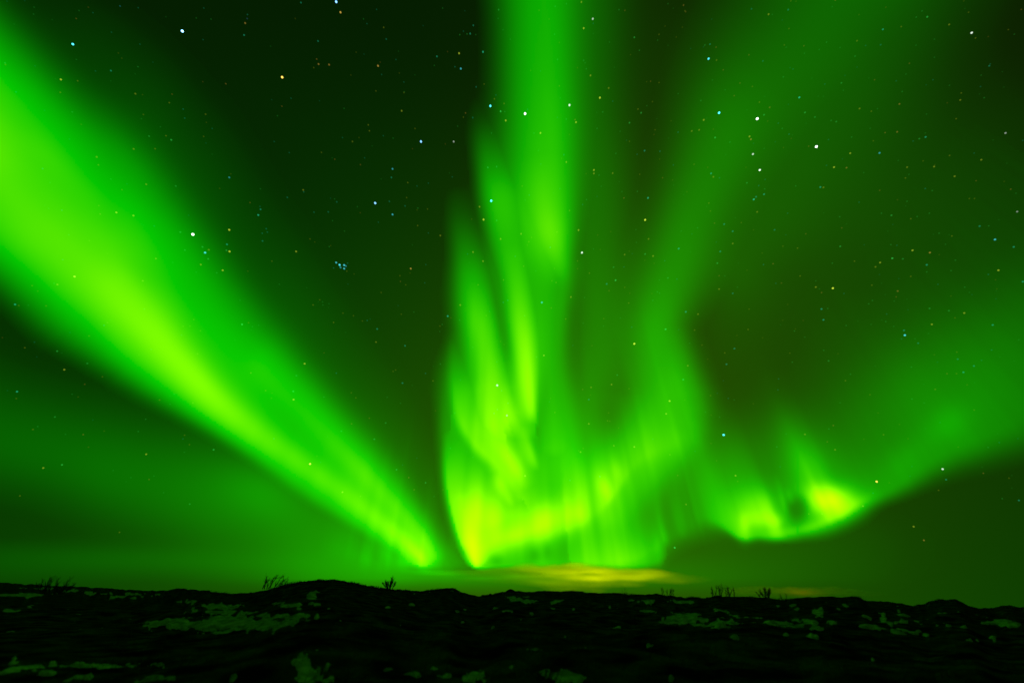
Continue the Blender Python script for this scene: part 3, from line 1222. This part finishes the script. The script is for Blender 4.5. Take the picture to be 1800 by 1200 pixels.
def earth_mat(name, dark, light, scale, rough=.95, bump=.5):
    m, t, out = new_mat(name)
    b = N(t, 'ShaderNodeBsdfPrincipled')
    b.inputs['Roughness'].default_value = rough
    b.inputs['Specular IOR Level'].default_value = 0.0
    tcn = N(t, 'ShaderNodeTexCoord')
    n1 = N(t, 'ShaderNodeTexNoise')
    n1.inputs['Scale'].default_value = scale
    n1.inputs['Detail'].default_value = 8
    t.links.new(tcn.outputs['Object'], n1.inputs['Vector'])
    r = N(t, 'ShaderNodeValToRGB')
    r.color_ramp.elements[0].position, r.color_ramp.elements[1].position = .38, .66
    r.color_ramp.elements[0].color, r.color_ramp.elements[1].color = (*dark, 1), (*light, 1)
    t.links.new(n1.outputs[0], r.inputs[0])
    t.links.new(r.outputs[0], b.inputs['Base Color'])
    n2 = N(t, 'ShaderNodeTexNoise')
    n2.inputs['Scale'].default_value = scale * 6
    n2.inputs['Detail'].default_value = 6
    t.links.new(tcn.outputs['Object'], n2.inputs['Vector'])
    bp = N(t, 'ShaderNodeBump')
    bp.inputs['Strength'].default_value = bump
    bp.inputs['Distance'].default_value = .15
    t.links.new(n2.outputs[0], bp.inputs['Height'])
    t.links.new(bp.outputs[0], b.inputs['Normal'])
    t.links.new(b.outputs[0], out.inputs['Surface'])
    return m


heath = earth_mat('dark_heath', (.006, .0055, .004), (.085, .075, .045), .9)
tag(link('ground', raw_mesh('ground', co, quads=q, tris=fan), heath), 'dark heath ground rising to an uneven ridge', None, None, 'structure')

# ---------------------------------------------------------------- old snow left in hollows
nin = len(az_in)
SX, SY, SZ = GX[:NS, :nin], GY[:NS, :nin], ZZ[:NS, :nin]
rel = np.stack([SX, SY, SZ - H0], 2)
dep = rel @ np.array(_F)
QX = 900 + FPX * (rel @ np.array(_R)) / np.maximum(dep, .1)
QY = 600 - FPX * (rel @ np.array(_U)) / np.maximum(dep, .1)
LA, LD = np.arctan2(SX, SY), np.log(np.hypot(SX, SY))
wx = 1.1 * fbm(LA * 38.0, LD * 11.0, 401, 5)
wy = 1.1 * fbm(LA * 30.0 + 9, LD * 13.0, 421, 5)
mask = np.full(QX.shape, -3.0)
for line in SNOW.strip().splitlines():
    v = [float(a) for a in line.split()]
    cx, cy_, rx, ry = v[:4]
    if rx < 9:
        ry = min(ry, .36 * rx)
    an = math.radians(v[4]) if len(v) > 4 else 0.0
    ux, uy = QX + wx * (rx * .8 + 2) - cx, QY + wy * (ry * .9 + .8) - cy_
    a_, b_ = ux * math.cos(an) + uy * math.sin(an), -ux * math.sin(an) + uy * math.cos(an)
    mask = np.maximum(mask, 1 - np.sqrt((a_ / (rx * 1.12)) ** 2 + (b_ / (ry * 1.15)) ** 2))
# specks on the slope under the ridge
spk = fbm(SX / 1.1, SY / 2.6, 441, 4) + .5 * fbm(SX / 5.0, SY / 8.0, 451, 2)
reg = np.exp(-((QX - 1450) / 330) ** 2) * np.exp(-((QY - 1088) / 22) ** 2) + .5 * np.exp(-((QX - 1130) / 110) ** 2) * np.exp(-((QY - 1066) / 12) ** 2) + .35 * np.exp(-((QX - 60) / 220) ** 2) * np.exp(-((QY - 1041) / 7) ** 2)
mask = np.maximum(mask, (spk * 1.3 - 1.02 + .62 * reg) * 1.2)
grain = fbm(LA * 130.0, LD * 42.0, 461, 4)
dist_s = np.hypot(SX, SY)
off = (.16 * np.clip(mask, -1, .6) + .16 * grain * np.clip(1 - mask * 1.3, .3, 1) - .012) * np.clip(dist_s / 22.0, .45, 1.2)
keep = off > -.03
c = keep[:-1, :-1] | keep[1:, :-1] | keep[:-1, 1:] | keep[1:, 1:]
vi = -np.ones(off.shape, int)
u = np.zeros(off.shape, bool)
u[:-1, :-1] |= c; u[1:, :-1] |= c; u[:-1, 1:] |= c; u[1:, 1:] |= c
vi[u] = np.arange(u.sum())
sco = np.stack([SX[u], SY[u], (SZ + off)[u]], 1)
j, i = np.nonzero(c)
sq = np.stack([vi[j, i], vi[j, i + 1], vi[j + 1, i + 1], vi[j + 1, i]], 1)
snow_m = earth_mat('old_snow', (.22, .24, .24), (.58, .60, .60), 2.0, .8, .3)
tag(link('snow', raw_mesh('snow', sco, quads=sq), snow_m), 'ragged patches of old snow lying in hollows of the dark heath', 'snow', None, 'stuff')

# ---------------------------------------------------------------- plants and stones
bark = earth_mat('dark_bark', (.010, .009, .006), (.03, .026, .02), 30.0)
straw = earth_mat('dry_grass', (.012, .012, .006), (.05, .045, .02), 8.0)
stone = earth_mat('dark_stone', (.010, .010, .010), (.04, .04, .036), 2.5)


def ground_at(x, y):
    az, d = math.atan2(x, y), math.hypot(x, y)
    return float(height(np.array([az]), np.array([d]))[0])


class Tubes:
    def __init__(self):
        self.v, self.f = [], []

    def tube(self, pts, r0, r1, n=5):
        base = len(self.v)
        k = len(pts)
        for a, p in enumerate(pts):
            t = (pts[min(a + 1, k - 1)] - pts[max(a - 1, 0)]).normalized()
            s = t.orthogonal().normalized()
            b = t.cross(s)
            r = r0 + (r1 - r0) * a / (k - 1)
            for m in range(n):
                w = 2 * math.pi * m / n
                self.v.append((p + s * math.cos(w) * r + b * math.sin(w) * r)[:])
        for a in range(k - 1):
            for m in range(n):
                self.f.append((base + a * n + m, base + a * n + (m + 1) % n, base + (a + 1) * n + (m + 1) % n, base + (a + 1) * n + m))

    def mesh(self, name):
        return raw_mesh(name, np.array(self.v), quads=np.array(self.f))


def limb(rng, p, d, length, r, lean, steps=5):
    pts = [p.copy()]
    for _ in range(steps):
        d = (d + Vector((rng.gauss(0, .16) + lean * .10, rng.gauss(0, .16), rng.gauss(.05, .10)))).normalized()
        p = p + d * (length / steps)
        pts.append(p.copy())
    return pts, d


def bush(x, wide, tall, label, stems=5, lean=0.0, spread=.5, fine=5, seed=1, y=None, back=1.0, thick=1.0):
    """A leafless bush on the ridge: wide and tall in units of the 1800 frame."""
    rng = random.Random(seed)
    az = az_el(x, 1045)[0]
    el, dr = ridge_of(np.array([az]))
    d = float(dr[0]) * back
    px_m = d / FPX / math.cos(PITCH) * 1.0
    W, H = wide * px_m, tall * px_m * 1.05
    bx, by = d * math.sin(az), d * math.cos(az)
    root = bpy.data.objects.new('bush', None)
    COL.objects.link(root)
    root.location = (bx, by, ground_at(bx, by) - .03)
    tag(root, label, 'bush', 'bare bushes on the ridge')
    tw = Tubes()
    for k in range(stems):
        f = (k + .5) / stems * 2 - 1
        st = Tubes()
        p0 = Vector((f * W * .5 * (1 - spread) + rng.gauss(0, .04) * W, rng.gauss(0, .15) * W, 0))
        h = H * rng.uniform(.75, 1.0) * (1 - .25 * abs(f))
        d0 = Vector((f * W * spread * .55 / max(H, .1) + lean, rng.gauss(0, .2), 1)).normalized()
        pts, _d = limb(rng, p0, d0, h, .03, lean)
        r0 = (.014 * H + .014) * thick
        st.tube(pts, r0, r0 * .35)
        link('stem', st.mesh('stem'), bark, root)
        for b in range(fine):
            q_ = pts[rng.randint(1, len(pts) - 1)]
            dd = (d0 + Vector((rng.gauss(0, .55), rng.gauss(0, .55), rng.uniform(-.1, .5)))).normalized()
            bp, d2 = limb(rng, q_, dd, h * rng.uniform(.25, .5), .01, lean, 4)
            tw.tube(bp, r0 * .45, r0 * .16, 4)
            for _c in range(4):
                q2 = bp[rng.randint(1, 4)]
                d3 = (d2 + Vector((rng.gauss(0, .7), rng.gauss(0, .7), rng.uniform(-.1, .5)))).normalized()
                cp, _x = limb(rng, q2, d3, h * rng.uniform(.10, .24), .006, lean, 3)
                tw.tube(cp, r0 * .2, r0 * .1, 3)
    link('twigs', tw.mesh('twigs'), bark, root)
    return root


bush(474, 34, 14, 'bare bush of tall slanting stems on the left flank of the rounded hill', 9, .35, .25, 12, 3, thick=1.7)
bush(683, 18, 11, 'small rounded bare bush alone where the rounded hill runs out', 9, 0.0, .75, 24, 5, thick=2.2)
bush(92, 60, 15, 'wide low bare bush against the distant plain, farthest to the left', 12, .1, .6, 14, 7, back=.32, thick=1.4)
bush(1271, 32, 11.5, 'row of short upright bare stems on the flat part of the ridge', 11, .05, .15, 10, 9, thick=1.9)
bush(1174, 20, 9, 'low sparse bare bush left of the row of upright stems', 7, .15, .4, 9, 11, thick=1.6)
bush(1098, 12, 6, 'tiny bare bush, the smallest one along the ridge', 3, .2, .5, 5, 13, thick=1.3)
bush(1347, 30, 10, 'dense dark bare bush right of the row of upright stems', 10, .1, .7, 16, 15, thick=2.0)
bush(1378, 16, 7, 'small twiggy bush close beside the dense dark bush', 4, -.1, .6, 7, 17, thick=1.3)


def boulder(x, wide, tall, label, seed, back=.995):
    rng = random.Random(seed)
    az = az_el(x, 1045)[0]
    d = float(ridge_of(np.array([az]))[1][0]) * back
    k = d / FPX / math.cos(PITCH)
    bm = bmesh.new()
    bmesh.ops.create_icosphere(bm, subdivisions=3, radius=1.0)
    for v in bm.verts:
        n = fbm(np.array([v.co.x * 1.3 + seed]), np.array([v.co.y * 1.3 + v.co.z * 1.7]), 500 + seed, 3)[0]
        v.co *= 1 + .45 * n
        v.co.x *= wide * k * .5
        v.co.y *= wide * k * .45
        v.co.z *= tall * k * .8
    me = bpy.data.meshes.new('boulder')
    bm.to_mesh(me)
    bm.free()
    bx, by = d * math.sin(az), d * math.cos(az)
    o = link('boulder', me, stone)
    o.location = (bx, by, ground_at(bx, by) - tall * k * .35)
    tag(o, label, 'boulder')


boulder(898, 14, 5, 'largest dark boulder on the ridge, below the yellow cloud', 2)
boulder(849, 6, 4, 'small dark boulder in the dip left of the largest boulder', 3)
boulder(862, 5, 3, 'smallest dark boulder, between the dip and the largest boulder', 4)


def tuft(x, y, n, h, label=None, seed=1):
    """Grass that stands where the line of sight through (x, y) meets the ground."""
    rng = random.Random(seed)
    d = sky_dir(x, y)
    az = math.atan2(d.x, d.y)
    ds = np.linspace(6, 80, 900)
    zs = height(np.full(900, az), ds)
    line = H0 + ds * d.z / math.hypot(d.x, d.y)
    hit = np.nonzero(line <= zs)[0]
    dist = float(ds[hit[0]]) if len(hit) else 14.0
    bx, by = dist * math.sin(az), dist * math.cos(az)
    t = Tubes()
    for _ in range(n):
        p = Vector((rng.gauss(0, .10), rng.gauss(0, .10), -.03))
        dd = Vector((rng.gauss(.1, .3), rng.gauss(0, .3), 1)).normalized()
        pts, _d = limb(rng, p, dd, h * rng.uniform(.5, 1), .004, .3, 4)
        t.tube(pts, .006, .0015, 3)
    o = link('grass_tuft', t.mesh('grass_tuft'), straw)
    o.location = (bx, by, ground_at(bx, by))
    tag(o, label, 'grass tuft')


tuft(250, 1176, 16, .9, 'thin tall grass tuft in front of the long dim snow streak', 21)
tuft(962, 1196, 40, .55, 'thick dry grass tuft on the mound of snow at the bottom edge', 22)

# heather and grass that cover the heath, too many to count
rng = random.Random(99)
T = Tubes()
for _ in range(2600):
    az = rng.uniform(-.95, .95)
    d = 8 + 60 * rng.random() ** 1.8
    bx, by = d * math.sin(az), d * math.cos(az)
    if d > .6 * float(ridge_of(np.array([az]))[1][0]):
        continue
    bz = ground_at(bx, by)
    for _b in range(6):
        p = Vector((bx + rng.gauss(0, .12), by + rng.gauss(0, .12), bz - .03))
        dd = Vector((rng.gauss(.1, .45), rng.gauss(0, .45), 1)).normalized()
        L = rng.uniform(.08, .22)
        T.tube([p, p + dd * L * .5, p + (dd + Vector((.25, 0, -.15))) * L], .006, .002, 3)
for _ in range(2200):
    az = rng.uniform(-.85, .85)
    dr1 = float(ridge_of(np.array([az]))[1][0])
    d = dr1 * rng.uniform(.9, 1.0)
    if dr1 > 200:
        continue
    bx, by = d * math.sin(az), d * math.cos(az)
    bz = ground_at(bx, by)
    big = 1.0 + 1.3 * max(0.0, math.sin(az * 37.0) * math.sin(az * 91.0 + 1.0))
    for _b in range(5):
        p = Vector((bx + rng.gauss(0, .2), by + rng.gauss(0, .2), bz - .03))
        dd = Vector((rng.gauss(.1, .5), rng.gauss(0, .5), 1)).normalized()
        L = rng.uniform(.08, .24) * big
        T.tube([p, p + dd * L * .5, p + (dd + Vector((.25, 0, -.15))) * L], .025, .008, 3)
tag(link('heather', T.mesh('heather'), straw), 'low heather and dry grass over the near heath', 'heather', None, 'stuff')
